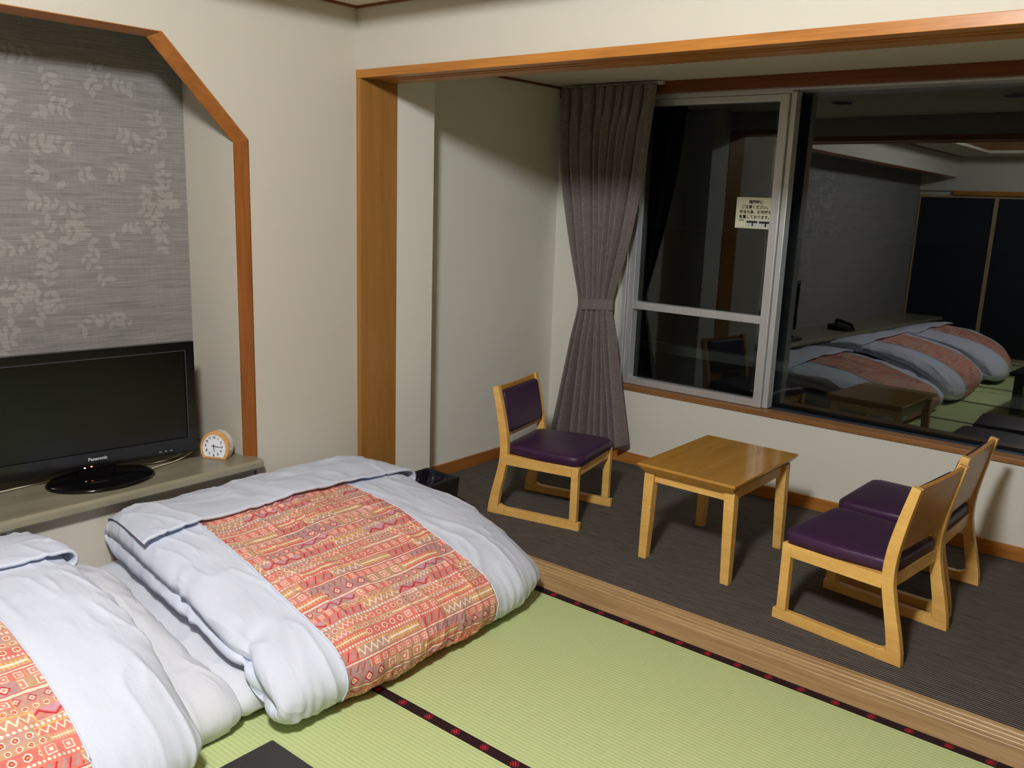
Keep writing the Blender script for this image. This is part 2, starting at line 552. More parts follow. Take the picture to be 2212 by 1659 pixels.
# ---- alcove shell
wa = box('wall_alcove', XA - 0.1, XA, SY - 0.02, YW + 0.25, 0, CZ + 0.1, 'plaster_alcove_lifted')
struct(wa, 'plain alcove side wall behind the left chair', 'wall')
WX0 = 0.312                                   # left end of the window opening
ww = empty('wall_window')
struct(ww, 'off-white wall under and beside the window', 'wall')
box('wall_panel', XA - 0.1, XR + 0.1, YW, YW + 0.2, 0, 0.446, 'plaster_alcove_lifted', ww)
box('wall_panel', XA - 0.1, WX0 - 0.012, YW, YW + 0.2, 0.446, CZ + 0.1, 'plaster_alcove_lifted', ww)
box('wall_panel', WX0 - 0.012, XR + 0.1, YW + 0.02, YW + 0.2, 2.146, CZ + 0.1, 'plaster_alcove_lifted', ww)
ca = box('ceiling_alcove', XA - 0.1, XR + 0.1, KD, YW + 0.2, CZ, CZ + 0.05, 'ceiling_board')
struct(ca, 'low pale ceiling of the window alcove', 'ceiling')
for i, (dx, dy) in enumerate(((1.05, 1.0), (2.0, 1.0))):
    dl = empty('recessed_downlight', (dx, dy, CZ))
    n = 24
    ring = [(0.075 * math.cos(2 * math.pi * k / n), 0.075 * math.sin(2 * math.pi * k / n)) for k in range(n)]
    prism('bezel', ring, 'z', -0.006, 0, 'fixture_white', dl)
    prism('dark_lens', [(0.82 * a, 0.82 * b) for a, b in ring], 'z', -0.008, -0.002, 'downlight_dark', dl)
    tag(dl, ('unlit round downlight in the alcove ceiling, left one in the reflection', 'unlit round downlight in the alcove ceiling, right one in the reflection')[i], 'downlight', 'alcove downlights')
tr4 = box('trim_4', XA, XA + 0.012, SY, YW, CZ - 0.012, CZ, 'dark_wood_y')
struct(tr4, 'thin dark moulding between alcove side wall and ceiling', 'trim')
tr5 = box('trim_5', XA, XR, YW - 0.016, YW + 0.06, 2.132, CZ, 'dark_wood_x', None, 0.002)
struct(tr5, 'red-brown wooden beam above the window', 'trim')
tr6 = box('trim_6', WX0 - 0.012, XR, YW - 0.012, YW + 0.075, 0.446, 0.472, 'sill_wood', None, 0.003)
struct(tr6, 'long brown wooden window sill', 'trim')
bb = box('baseboard_window', XA, XR, YW - 0.014, YW, 0, 0.067, 'dark_wood_x', None, 0.002)
bb.data.materials[0] = MATS['trim_wood_x']
struct(bb, 'brown wooden baseboard under the window wall', 'baseboard')
b2 = box('baseboard_alcove', XA, XA + 0.014, SY, YW - 0.014, 0, 0.067, 'trim_wood_y', None, 0.002)
struct(b2, 'brown wooden baseboard on the alcove side wall', 'baseboard')
fa = box('floor_alcove', XA, XR, KD, YW, -0.05, 0.0, 'carpet')
struct(fa, 'charcoal ribbed carpet of the window alcove', 'carpet')

# threshold: a board with shallow grooves
prof = [(0.0, -0.05), (0.0, 0.006), (0.075, 0.006)]
for a in (0.095, 0.122, 0.149, 0.176):
    prof += [(a, 0.006), (a + 0.002, 0.0035), (a + 0.013, 0.0035), (a + 0.015, 0.006)]
prof += [(KD, 0.006), (KD, -0.05)]
th = prism('trim_7', prof, 'x', 0.0, XR, 'threshold_wood')
struct(th, 'pale wooden threshold with grooves between mats and carpet', 'trim')

# ---- tatami room floor
fl = box('floor', 0, XR, YB, 0, -0.12, -0.055, 'threshold_wood')
struct(fl, 'woven straw mat floor with dark cloth borders', 'floor')
MW = 0.955
for r in range(6):
    y1 = -MW * r; y0 = max(-MW * (r + 1), YB)
    if y1 - y0 < 0.1:
        continue
    off = (0.89, 0.19)[r % 2]
    xs = [0.0] + [x for x in (off + 1.91 * k for k in range(4)) if 0.05 < x < XR - 0.05] + [XR]
    for a, b in zip(xs[:-1], xs[1:]):
        mt = box('tatami_mat', a + 0.0008, b - 0.0008, y0 + 0.0005, y1 - 0.0005, -0.055, 0.0, 'tatami', fl, 0.002)
        ys = [y0] if y0 > YB + 0.1 else []
        if r == 0:
            ys.append(-0.018)
        for yb in ys:
            bo = box('mat_border', a + 0.001, b - 0.001, -0.018, 0.018, 0.0, 0.0016, 'mat_border', mt)
            bo.location = (0, yb, 0)

# ---- ceiling: lower band round the walls, raised middle
ce = empty('ceiling')
struct(ce, 'beige coffered ceiling with a raised middle', 'ceiling')
BW = 0.43
box('lower_band', 0, XR, -BW, 0, ZC, ZC + 0.03, 'ceiling_board', ce)
box('lower_band', 0, BW, YB, -BW, ZC, ZC + 0.03, 'ceiling_board', ce)
box('lower_band', XR - BW, XR, YB, -BW, ZC, ZC + 0.03, 'ceiling_board', ce)
box('lower_band', BW, XR - BW, YB, YB + BW, ZC, ZC + 0.03, 'ceiling_board', ce)
ZR = 2.85
for a in ((BW - 0.02, XR - BW + 0.02, -BW, -BW + 0.02), (BW - 0.02, XR - BW + 0.02, YB + BW - 0.02, YB + BW),
          (BW - 0.02, BW, YB + BW, -BW), (XR - BW, XR - BW + 0.02, YB + BW, -BW)):
    box('coffer_side', *a, ZC + 0.03, ZR, 'ceiling_wood', ce)
box('raised_board', BW - 0.02, XR - BW + 0.02, YB + BW - 0.02, -BW + 0.02, ZR, ZR + 0.03, 'ceiling_wood', ce)
tr8 = boxes('trim_8', [(0, XR, -0.012, 0, ZC - 0.010, ZC), (0, 0.012, YB, -0.012, ZC - 0.010, ZC)], 'dark_wood_x')
struct(tr8, 'thin brown moulding where walls meet the ceiling', 'trim')

# ---- back and right walls (seen only in the window reflection)
wb = box('wall_back', -0.5, XR + 0.1, YB - 0.12, YB - 0.045, 0, 2.8, 'plaster')
struct(wb, 'plaster wall above the sliding doors, seen reflected in the window', 'wall')
box('wall_panel', -0.5, XR, YB - 0.045, YB, 1.935, 2.8, 'plaster', wb)
box('door_head', 0.0, XR, YB - 0.01, YB + 0.02, 1.885, 1.935, 'trim_wood_x', wb)
wr = box('wall_right', XR, XR + 0.1, YB, YW, 0, 2.8, 'closet_wood')
struct(wr, 'brown wood-lined wall on the right, outside the frame', 'wall')
nx = 6
pw_ = (XR + 0.4) / nx
for k in range(nx):
    x0 = -0.40 + k * pw_
    d = empty('door_%d' % (k + 1), (x0, YB - 0.03, 0))
    box('door_panel', 0.02, pw_ - 0.02, -0.008, 0.008, 0.03, 1.86, 'fusuma_dark', d)
    for n_, q in (('door_stile', (0, 0.022, -0.012, 0.014, 0, 1.885)), ('door_stile', (pw_ - 0.022, pw_, -0.012, 0.014, 0, 1.885)),
                  ('door_rail', (0.022, pw_ - 0.022, -0.012, 0.014, 0, 0.03)), ('door_rail', (0.022, pw_ - 0.022, -0.012, 0.014, 1.855, 1.885))):
        box(n_, *q, 'fusuma_frame', d)
    struct(d, 'dark sliding door panel with pale frame, %s from the recess in the window reflection' % ('first', 'second', 'third', 'fourth', 'fifth', 'sixth')[k], 'door')

# ---- window: aluminium sashes, glass
yA0, yA1 = 1.785, 1.842
w1 = empty('window_1')
struct(w1, 'left sliding sash of the dark night window with a cross rail', 'window')
box('outer_frame', WX0 - 0.012, WX0 + 0.02, yA0 - 0.02, yA1 + 0.06, 0.472, 2.146, 'aluminium', w1, 0.002)
box('outer_frame', WX0 + 0.02, 1.24, yA0 - 0.012, yA1 + 0.06, 2.108, 2.146, 'aluminium', w1, 0.002)
box('sash_stile', WX0 + 0.022, WX0 + 0.066, yA0, yA1, 0.474, 2.106, 'aluminium', w1, 0.003)
box('sash_stile', 1.176, 1.222, yA0 - 0.006, yA1, 0.474, 2.106, 'aluminium', w1, 0.003)
box('sash_rail', WX0 + 0.066, 1.176, yA0, yA1, 2.072, 2.106, 'aluminium', w1, 0.003)
box('sash_rail', WX0 + 0.066, 1.176, yA0, yA1, 0.474, 0.512, 'aluminium', w1, 0.003)
box('cross_rail', WX0 + 0.066, 1.176, yA0 + 0.004, yA1 - 0.004, 0.926, 0.969, 'aluminium', w1, 0.003)
for z0_, z1_ in ((0.505, 0.94), (0.955, 2.078)):
    box('pane', -0.405, 0.405, -0.002, 0.002, z0_, z1_, 'sash_glass', w1, 0, (0.777, 1.828, 0), (0, 0, R(-1.1)))
w2 = empty('window_2')
struct(w2, 'large right window pane reflecting the room and futons', 'window')
box('sash_stile', 1.224, 1.254, yA0 + 0.012, 1.86, 0.474, 2.118, 'aluminium', w2, 0.003)
box('outer_frame', 1.24, XR, yA0 - 0.012, 2.0, 2.122, 2.146, 'aluminium', w2, 0.002)
box('track', 1.254, XR, YW + 0.075, 1.96, 0.44, 0.462, 'track_metal', w2, 0.002)
box('track_rib', 1.254, XR, 1.86, 1.864, 0.462, 0.472, 'track_metal', w2)
PANE2 = (R(-0.65), R(-1.35))      # the big pane sits slightly out of true
pn = box('pane', -0.80, 2.3, -0.002, 0.002, -0.545, 1.14, 'window_glass', w2)
pn.location = (1.9, 1.90, 1.0)
pn.rotation_euler = (PANE2[0], 0, PANE2[1])

# ---- outside
og = box('ground_outside', -30, 30, 2.02, 40, -0.15, -0.05, 'asphalt')
struct(og, 'dark asphalt yard outside the window at night', 'ground')
kb = box('kerb', -20, 20, 5.55, 5.68, -0.05, 0.05, 'kerb_concrete', None, 0.01)
tag(kb, 'pale concrete kerb across the dark yard outside the window', 'kerb')
ln = box('road_line', 0.14, 0.18, 4.45, 4.85, -0.05, -0.047, 'road_paint')
tag(ln, 'short white painted line on the asphalt outside the window', 'road marking')

# ---------------------------------------------------------------- ceiling lamp
lp_ = empty('ceiling_lamp', LAMP)
tag(lp_, 'round white ceiling lamp in the raised middle of the ceiling, outside the frame', 'ceiling lamp')
n = 32
def lathe(name, prof, mat, parent, n=32, smooth=True):
    V = [(r_ * math.cos(2 * math.pi * k / n), r_ * math.sin(2 * math.pi * k / n), z_) for r_, z_ in prof for k in range(n)]
    F = [(i * n + k, i * n + (k + 1) % n, (i + 1) * n + (k + 1) % n, (i + 1) * n + k) for i in range(len(prof) - 1) for k in range(n)]
    F += [tuple(range(n)), tuple(range((len(prof) - 1) * n, len(prof) * n))]
    return mesh(name, V, F, mat, parent, smooth)
lathe('lamp_base', [(0.16, 0.15), (0.16, 0.115), (0.15, 0.111)], 'fixture_white', lp_, 32, False)
lathe('diffuser', [(0.14, 0.110), (0.15, 0.09), (0.155, 0.0), (0.15, -0.08), (0.12, -0.105), (0.001, -0.11)], 'lamp_glow', lp_, 24)

# ---------------------------------------------------------------- counter with its things
ct = prism('counter_board', [(-0.40, CT - 0.042), (0.052, CT - 0.042), (0.062, CT - 0.032), (0.062, CT - 0.010), (0.052, CT), (-0.40, CT)], 'y', YB, NY + 0.030, 'counter', None, 0.002)
tag(ct, 'long grey-brown counter board at the foot of the recess', 'counter')

# television (local: x = out of the screen, y = width, z = up)
tv = empty('television', (-0.165, -1.165, CT), R(-8.0))
tag(tv, 'black flat-screen television on the counter in the recess', 'television')
TW, Z0, Z1 = 0.395, 0.045, 0.505
box('case_back', -0.085, -0.02, -0.34, 0.34, Z0 + 0.05, Z1 - 0.03, 'black_matte', tv, 0.01)
bez = boxes('bezel', [(-0.03, 0.0, -TW, TW, Z1 - 0.034, Z1), (-0.03, 0.0, -TW, TW, Z0, Z0 + 0.062),
                (-0.03, 0.0, -TW, -TW + 0.036, Z0 + 0.062, Z1 - 0.034), (-0.03, 0.0, TW - 0.036, TW, Z0 + 0.062, Z1 - 0.034)], 'black_gloss', tv)
boxes('bezel_line', [(-0.004, 0.0012, -TW + 0.034, TW - 0.034, Z1 - 0.037, Z1 - 0.033), (-0.004, 0.0012, TW - 0.038, TW - 0.034, Z0 + 0.062, Z1 - 0.037),
                     (-0.004, 0.0012, -TW + 0.034, -TW + 0.038, Z0 + 0.062, Z1 - 0.037)], 'bezel_grey', bez)
box('screen', -0.02, -0.006, -TW + 0.03, TW - 0.03, Z0 + 0.055, Z1 - 0.03, 'screen_black', tv)
box('neck', -0.05, -0.01, -0.07, 0.07, 0.01, Z0 + 0.03, 'black_gloss', tv, 0.004)
n = 40
el = lambda a, b, z: [(0.03 + a * math.cos(2 * math.pi * k / n), b * math.sin(2 * math.pi * k / n), z) for k in range(n)]
V = el(0.142, 0.195, 0.0) + el(0.145, 0.198, 0.006) + el(0.135, 0.188, 0.014) + el(0.05, 0.09, 0.020)
F = [(i * n + k, i * n + (k + 1) % n, (i + 1) * n + (k + 1) % n, (i + 1) * n + k) for i in range(3) for k in range(n)] + [tuple(range(3 * n, 4 * n)), tuple(range(n))]
mesh('stand_base', V, F, 'black_gloss', tv, True)
MX = Matrix(((0, 0, 1, 0), (1, 0, 0, 0), (0, 1, 0, 0), (0, 0, 0, 1)))   # text plane: x->y, y->z, faces +x
text('logo', 'Panasonic', 0.018, 'silver_print', bez, Matrix.Translation((0.0014, 0.0, Z0 + 0.036)) @ MX, 0.0004)
text('logo', 'VIERA', 0.014, 'silver_print', bez, Matrix.Translation((0.0014, -TW + 0.055, Z1 - 0.017)) @ MX, 0.0003)
box('power_light', 0.0, 0.002, -0.052, -0.047, Z0 + 0.004, Z0 + 0.008, 'led_white', bez)
box('power_light', 0.0, 0.002, -0.028, -0.022, Z0 + 0.006, Z0 + 0.010, 'led_red', bez)
for k in range(3):
    box('button_mark', 0.0, 0.0012, 0.235 + k * 0.022, 0.245 + k * 0.022, Z0 + 0.018, Z0 + 0.020, 'silver_print', bez)

# alarm clock: rounded-D body facing the room
ck = empty('alarm_clock', (-0.090, -0.708, CT), R(-62))
ck.scale = (1.1, 1.1, 1.1)
tag(ck, 'small wooden-rimmed alarm clock with a white dial beside the television', 'clock')
def dshape(s, n=28):
    pts = []
    for k in range(n + 1):
        a = R(-38) + (math.pi + R(76)) * k / n
        pts.append((s * 0.060 * math.cos(a), 0.072 + s * (0.066 * math.sin(a))))
    return [(p[0] * 1.0, p[1]) for p in pts]
def loft(name, rings, mat, parent):
    n = len(rings[0]); V = [p for r_ in rings for p in r_]
    F = [(i * n + k, i * n + (k + 1) % n, (i + 1) * n + (k + 1) % n, (i + 1) * n + k) for i in range(len(rings) - 1) for k in range(n)]
    F += [tuple(range(n)), tuple(range((len(rings) - 1) * n, len(rings) * n))]
    return mesh(name, V, F, mat, parent, False)
dz = 0.066 * math.sin(R(38)) - 0.072 + 0.012
def drow(s, x, lean=0.10):
    return [(x - lean * (p[1] + dz), p[0], p[1] + dz - 0.012 + 0.012) for p in dshape(s)]
zb = min(p[2] for p in drow(1.0, 0))
def dr(s, x): return [(a, b, c - zb) for a, b, c in drow(s, x)]
loft('body', [dr(0.86, -0.040), dr(0.95, -0.034), dr(0.99, -0.004)], 'clock_white', ck)
loft('rim', [dr(0.99, -0.004), dr(1.0, 0.004), dr(0.97, 0.010), dr(0.80, 0.0105)], 'clock_wood', ck)
dial = loft('dial', [dr(0.80, 0.0090), dr(0.79, 0.0112)], 'clock_face', ck)
fc = Matrix.Translation((0.0122 - 0.10 * 0.050, 0, 0.0500)) @ Matrix.Rotation(R(-5.7), 4, 'Y') @ MX
for hnum in range(1, 13):
    a = R(90 - 30 * hnum)
    text('numeral', str(hnum), 0.0125, 'ink', dial, fc @ Matrix.Translation((0.0345 * math.cos(a), 0.0345 * math.sin(a), 0)), 0.0002)
def hand(name, ang, L, wd):
    a = R(90 - ang)
    d = Vector((math.cos(a), math.sin(a), 0)); s = Vector((-d.y, d.x, 0))
    pts = [-0.008 * d + wd * s, -0.008 * d - wd * s, L * d - wd * 0.6 * s, L * d + wd * 0.6 * s]
    V = [fc @ (p + Vector((0, 0, z))) for z in (0.0006, 0.0014) for p in pts]
    mesh(name, V, [(0, 1, 2, 3), (4, 5, 6, 7), (0, 1, 5, 4), (1, 2, 6, 5), (2, 3, 7, 6), (3, 0, 4, 7)], 'ink', dial)
hand('hour_hand', 172, 0.022, 0.0016)
hand('minute_hand', 92, 0.030, 0.0011)
box('side_button', -0.018, -0.010, 0.056, 0.0615, 0.036, 0.042, 'fixture_white', ck)

# cables behind the television
cb = tag(tube('power_cable', [(-0.24, -1.52, CT + 0.006), (-0.25, -1.2, CT + 0.005), (-0.21, -1.0, CT + 0.006), (-0.17, -0.90, CT + 0.012), (-0.19, -0.80, CT + 0.02), (-0.20, -0.75, CT + 0.045), (-0.24, -0.73, CT + 0.02), (-0.28, -0.70, CT + 0.006)], 0.0032, 'cable_cream'),
         'cream cable running along the counter behind the television', 'cable')
cb2 = tag(tube('power_cable', [(-0.10, -1.03, CT + 0.010), (-0.13, -0.93, CT + 0.008), (-0.15, -0.86, CT + 0.006), (-0.16, -0.80, CT + 0.016), (-0.17, -0.755, CT + 0.034), (-0.215, -0.742, CT + 0.052), (-0.235, -0.76, CT + 0.03), (-0.23, -0.80, CT + 0.006)], 0.0026, 'cable_cream'),
          'thin cream cable looping up beside the alarm clock', 'cable')
cb3 = tag(tube('power_cable', [(-0.23, -1.1, CT + 0.005), (-0.19, -0.92, CT + 0.006), (-0.175, -0.82, CT + 0.008), (-0.19, -0.76, CT + 0.012), (-0.26, -0.70, CT + 0.006), (-0.33, -0.68, CT + 0.006)], 0.0034, 'cable_brown'),
          'brown cable on the counter behind the alarm clock', 'cable')

# telephone on the counter further along (seen reflected)
ph_ = empty('telephone', (-0.10, -2.35, CT), R(10))
tag(ph_, 'black desk telephone on the counter, seen reflected in the window', 'telephone')
prism('phone_base', [(-0.10, 0), (0.10, 0), (0.10, 0.022), (-0.10, 0.06)], 'y', -0.09, 0.09, 'black_matte', ph_, 0.004)
V = crspline([(-0.115, 0.0, 0.060), (-0.09, 0, 0.088), (0, 0, 0.072), (0.07, 0, 0.062), (0.10, 0, 0.035)], 14)
hs = tube('handset', [(-0.10, -0.06, 0.062), (-0.085, -0.06, 0.086), (0.0, -0.06, 0.072), (0.075, -0.06, 0.056), (0.098, -0.06, 0.030)], 0.018, 'black_gloss', ph_, 10)
boxes('keypad', [(-0.03 + 0.028 * i, -0.012 + 0.028 * i, -0.01 + 0.028 * j, 0.008 + 0.028 * j, 0.035 - 0.0053 * i, 0.046 - 0.0053 * i) for i in range(4) for j in range(3)], 'bezel_grey', ph_)

# ---------------------------------------------------------------- futon sets
def hash3(ix, iy, seed):
    h = np.sin(ix * 127.1 + iy * 311.7 + seed * 74.7) * 43758.5453
    return h - np.floor(h)
def vnoise(x, y, seed):
    ix, iy = np.floor(x), np.floor(y)
    fx, fy = x - ix, y - iy
    ux = fx * fx * fx * (fx * (fx * 6 - 15) + 10); uy = fy * fy * fy * (fy * (fy * 6 - 15) + 10)
    a, b = hash3(ix, iy, seed), hash3(ix + 1, iy, seed)
    c, d = hash3(ix, iy + 1, seed), hash3(ix + 1, iy + 1, seed)
    return (a * (1 - ux) + b * ux) * (1 - uy) + (c * (1 - ux) + d * ux) * uy
def ridged(x, y, seed):
    return 1 - np.abs(2 * vnoise(x, y, seed) - 1)

class Quilt:
    """soft folded bedding: profile in x-z swept over stations in y"""
    def __init__(self, P, ST, zm, seed, org=(0, 0, 0), wr=1.0, xdraw=0.06, skew=0.0):
        self.P = np.array(P, float); self.ST = ST; self.seed = seed; self.wr = wr
        K, S = len(P), len(ST)
        L = np.zeros((K, S, 3))
        for j, (y, h_, dx) in enumerate(ST):
            for i, (x, z) in enumerate(P):
                c = np.interp(x, *zm)
                L[i, j] = (org[0] + x * 1.0 - xdraw * (1 - h_) * (x > 0.9) + dx * max(0, x - 0.3), org[1] + y + skew * min(1, max(0, (-0.7 - y) / 0.6)) * max(0, 1 - x / 0.6), org[2] + c + h_ * (z - c))
        self.L = L; self.K = K; self.S = S
    def grid(self, us, vs, off=0.0, disp=True):
        # us, vs 1D in control units
        A, B = crw(us, self.K), crw(vs, self.S)
        G = np.einsum('ui,vj,ijk->uvk', A, B, self.L)
        du = np.einsum('ui,vj,ijk->uvk', crw(us + 0.02, self.K) - crw(us - 0.02, self.K), B, self.L)
        dv = np.einsum('ui,vj,ijk->uvk', A, crw(vs + 0.02, self.S) - crw(vs - 0.02, self.S), self.L)
        N = np.cross(du, dv)
        N /= np.maximum(np.linalg.norm(N, axis=2, keepdims=True), 1e-9)
        up_ = G[..., 2:3] * 0 + 1
        self.N = N
        D = np.zeros(G.shape[:2])
        if disp:
            x, y, z = G[..., 0] + 0.8 * G[..., 2], G[..., 1], G[..., 2]
            s = self.seed; k = self.wr
            D = k * (0.016 * (vnoise(x * 4.2, y * 4.2, s) - 0.5) + 0.008 * (vnoise(x * 9 + 3, y * 9, s + 1) - 0.5))
            wx = x + 0.10 * vnoise(x * 5, y * 5, s + 7); wy = y + 0.10 * vnoise(x * 5, y * 5, s + 8)
            D += k * 0.007 * (ridged(wx * 5 + wy * 2, wy * 11 - wx * 3, s + 2) ** 5)
            D += k * 0.004 * (ridged(wx * 14 + wy * 3, wy * 8, s + 3) ** 4)
            D += k * 0.0022 * (ridged(wx * 30, wy * 17 + wx * 6, s + 4) ** 3)
            # gathered pleats round the fold end
            fold = np.clip((us - 8.0) / 1.5, 0, 1)[:, None] if self.K > 14 else 0
            D += k * 0.0016 * fold * np.sin(y * 150 + 3 * vnoise(x * 6, y * 12, s + 5))
        if disp and self.K > 14:
            # tuck where the near side is folded in beside the rounded end
            gx, gy, gz = G[..., 0], G[..., 1], G[..., 2]
            near = np.clip((self.L[..., 1].min() + 0.13 - gy) / 0.10, 0, 1)
            D -= 0.026 * near * np.exp(-((gx - 1.02 + 0.5 * (gz - 0.2)) / 0.028) ** 2)
            D += 0.010 * near * np.exp(-((gx - 0.94 + 0.5 * (gz - 0.2)) / 0.045) ** 2)
        if np.ndim(off) == 0:
            off = np.full(G.shape[:2], off)
        return G + N * (D + off)[..., None]
    def orient(self, Pg):
        return Pg

def body(q, name, nu, nv, mat, parent):
    us = np.linspace(0, q.K - 1, nu); vs = np.linspace(0, q.S - 1, nv)
    return gridmesh(name, q.grid(us, vs), mat, parent)

def sheet(q, name, us, vs, off, mat, parent, thick=0.0, color=None):
    G = q.grid(us, vs, off)
    if thick:
        G2 = q.grid(us, vs, off - thick)
        # closed thin slab: stack front and back around
        nu, nv = G.shape[:2]
        ring = np.concatenate([G, G2[::-1]], 0)
        o = gridmesh(name, ring, mat, parent, closed_u=True)
        return o
    return gridmesh(name, G, mat, parent, color=color)

def lin(c): return np.array(srgb(*c)[:3])
PAL = [lin(c) for c in ((216, 118, 110), (206, 150, 124), (208, 136, 124), (194, 152, 138), (222, 126, 114), (200, 158, 126), (212, 142, 134), (188, 146, 142))]
CRE, CRI, GRY, OCH, LIL, PNK = lin((240, 222, 200)), lin((196, 54, 70)), lin((170, 156, 152)), lin((224, 184, 112)), lin((204, 152, 168)), lin((240, 132, 120))
def kilim(a, b, seed=1):
    """tribal band print: a runs along the bands, b across them (metres)"""
    T = 0.315
    col = np.floor(a / 0.31)
    bb = b + 0.5 * T * np.mod(col, 2) * 0 
    hs = [0.030, 0.012, 0.036, 0.010, 0.026, 0.040, 0.012, 0.030, 0.022, 0.034, 0.014, 0.027, 0.022]
    edges = np.cumsum([0] + hs); T = edges[-1]
    rep = np.floor(b / T)
    bm_ = np.mod(b, T)
    k = np.clip(np.searchsorted(edges, bm_, side='right') - 1, 0, len(hs) - 1)
    H = np.array(hs)[k]
    t = (bm_ - edges[k]) / H
    a2 = a + 0.135 * rep + 0.037 * k               # each repeat is shifted sideways
    seg_l = np.array([0.16, 0.5, 0.13, 0.6, 0.15, 0.17, 0.4, 0.14, 0.2, 0.15, 0.5, 0.12, 0.18])[k]
    seg = np.floor(a2 / seg_l)
    per = np.mod(seg, 3)
    hsh = hash3(per, k.astype(float), 3.0)
    hs2 = hash3(per + 5, k.astype(float), 9.0)
    out = np.array(PAL)[(np.floor(hsh * 7.99)).astype(int)]
    s = a2 / H                                      # along the band in band heights
    fr = lambda x: x - np.floor(x)
    tri = lambda x: np.abs(2 * fr(x) - 1)
    masks = []
    kind = np.floor(hs2 * 8.0).astype(int)
    kind = np.where(H < 0.016, 8 + np.mod(k, 3), kind)
    def put(m, c):
        out[m] = c
    z = tri(s * 0.55)
    put((kind == 0) & (np.abs(z * 0.7 + 0.15 - t) < 0.10), CRI)
    put((kind == 0) & (t < z * 0.7 - 0.08), LIL)
    put((kind == 0) & (t > 0.92), CRE)
    d = np.abs(fr(s * 0.8) - 0.5) / 0.8 + np.abs(t - 0.5)
    put((kind == 1) & (d < 0.42), CRI)
    put((kind == 1) & (d < 0.27), CRE)
    put((kind == 1) & (d < 0.14), PNK)
    put((kind == 2) & (t < tri(s * 1.1)) & (t > 0.1), PNK)
    put((kind == 2) & (t < tri(s * 1.1) * 0.5), CRI)
    put((kind == 3) & (fr(s * 2.2 + t * 1.1) < 0.42) & (t > 0.15) & (t < 0.85), GRY)
    put((kind == 3) & (fr(s * 1.1 + t * 0.6) < 0.16) & (t > 0.15) & (t < 0.85), CRI)
    r2 = np.hypot(fr(s * 0.9) - 0.5, (t - 0.5) * 0.9)
    put((kind == 4) & (r2 < 0.30), CRE)
    put((kind == 4) & (r2 < 0.2), CRI)
    put((kind == 4) & (r2 < 0.09), OCH)
    sq = np.maximum(np.abs(fr(s * 0.75) - 0.5) / 0.75, np.abs(t - 0.5))
    put((kind == 5) & (sq < 0.38), CRE)
    put((kind == 5) & (sq < 0.29), PNK)
    put((kind == 5) & (sq < 0.13), CRE)
    put((kind == 6) & (np.abs(tri(s * 1.4) * 0.6 + 0.2 - t) < 0.12), CRE)
    put((kind == 6) & (t < 0.12), OCH)
    put((kind == 7) & (fr(s * 3.2) < 0.5) & (np.abs(t - 0.5) < 0.32), OCH)
    put((kind == 7) & (np.abs(t - 0.5) < 0.08), CRE)
    put((kind == 8), CRE * 0.93)
    put((kind == 8) & (np.abs(t - 0.5) > 0.33), CRI * 0.9 + PNK * 0.1)
    put((kind == 9) & (np.hypot(fr(s * 1.1) - 0.5, t - 0.5) < 0.33), CRE)
    put((kind == 10) & (fr(s * 1.8) < 0.5), CRE)
    put((kind == 10) & (t < 0.15), CRI)
    # thin separators between segments
    e_ = np.abs(a2 / seg_l - np.round(a2 / seg_l)) * seg_l
    put((e_ < 0.0012) & (H > 0.02), OCH)
    n = vnoise(a * 90, b * 260, 4)
    out *= (0.9 + 0.2 * n)[..., None]
    return np.clip(out * 0.97, 0, 1)

ZM = ([0.0, 0.4, 0.7, 1.0, 1.12, 1.22], [0.285, 0.28, 0.255, 0.205, 0.13, 0.10])
PROF1 = [(.08, .200), (.020, .240), (.015, .310), (.060, .362), (.20, .384), (.42, .374), (.72, .340), (.99, .270), (1.155, .205), (1.218, .130),
         (1.205, .050), (1.130, .012), (1.075, .05), (1.03, .165), (.70, .190), (.35, .195), (.08, .200)]
PROF2 = [(.08, .300), (.020, .310), (.015, .335), (.060, .368), (.20, .422), (.42, .430), (.72, .395), (.99, .325), (1.165, .235), (1.238, .140),
         (1.225, .050), (1.150, .012), (1.105, .05), (1.075, .160), (.80, .225), (.42, .325), (.08, .300)]
ZM2 = ([0.0, 0.4, 0.7, 1.0, 1.12, 1.24], [0.385, 0.375, 0.33, 0.25, 0.15, 0.10])
STN = [(-1.305, 0.0, 0), (-1.33, .42, 0), (-1.30, .78, 0), (-1.22, .95, 0), (-1.12, 1.0, 0), (-.95, 1.03, 0), (-.70, 1.04, 0), (-.42, 1.0, 0), (-.25, .92, -.01), (-.13, .72, -.03), (-.075, .38, -.05), (-.10, 0.0, -.07)]

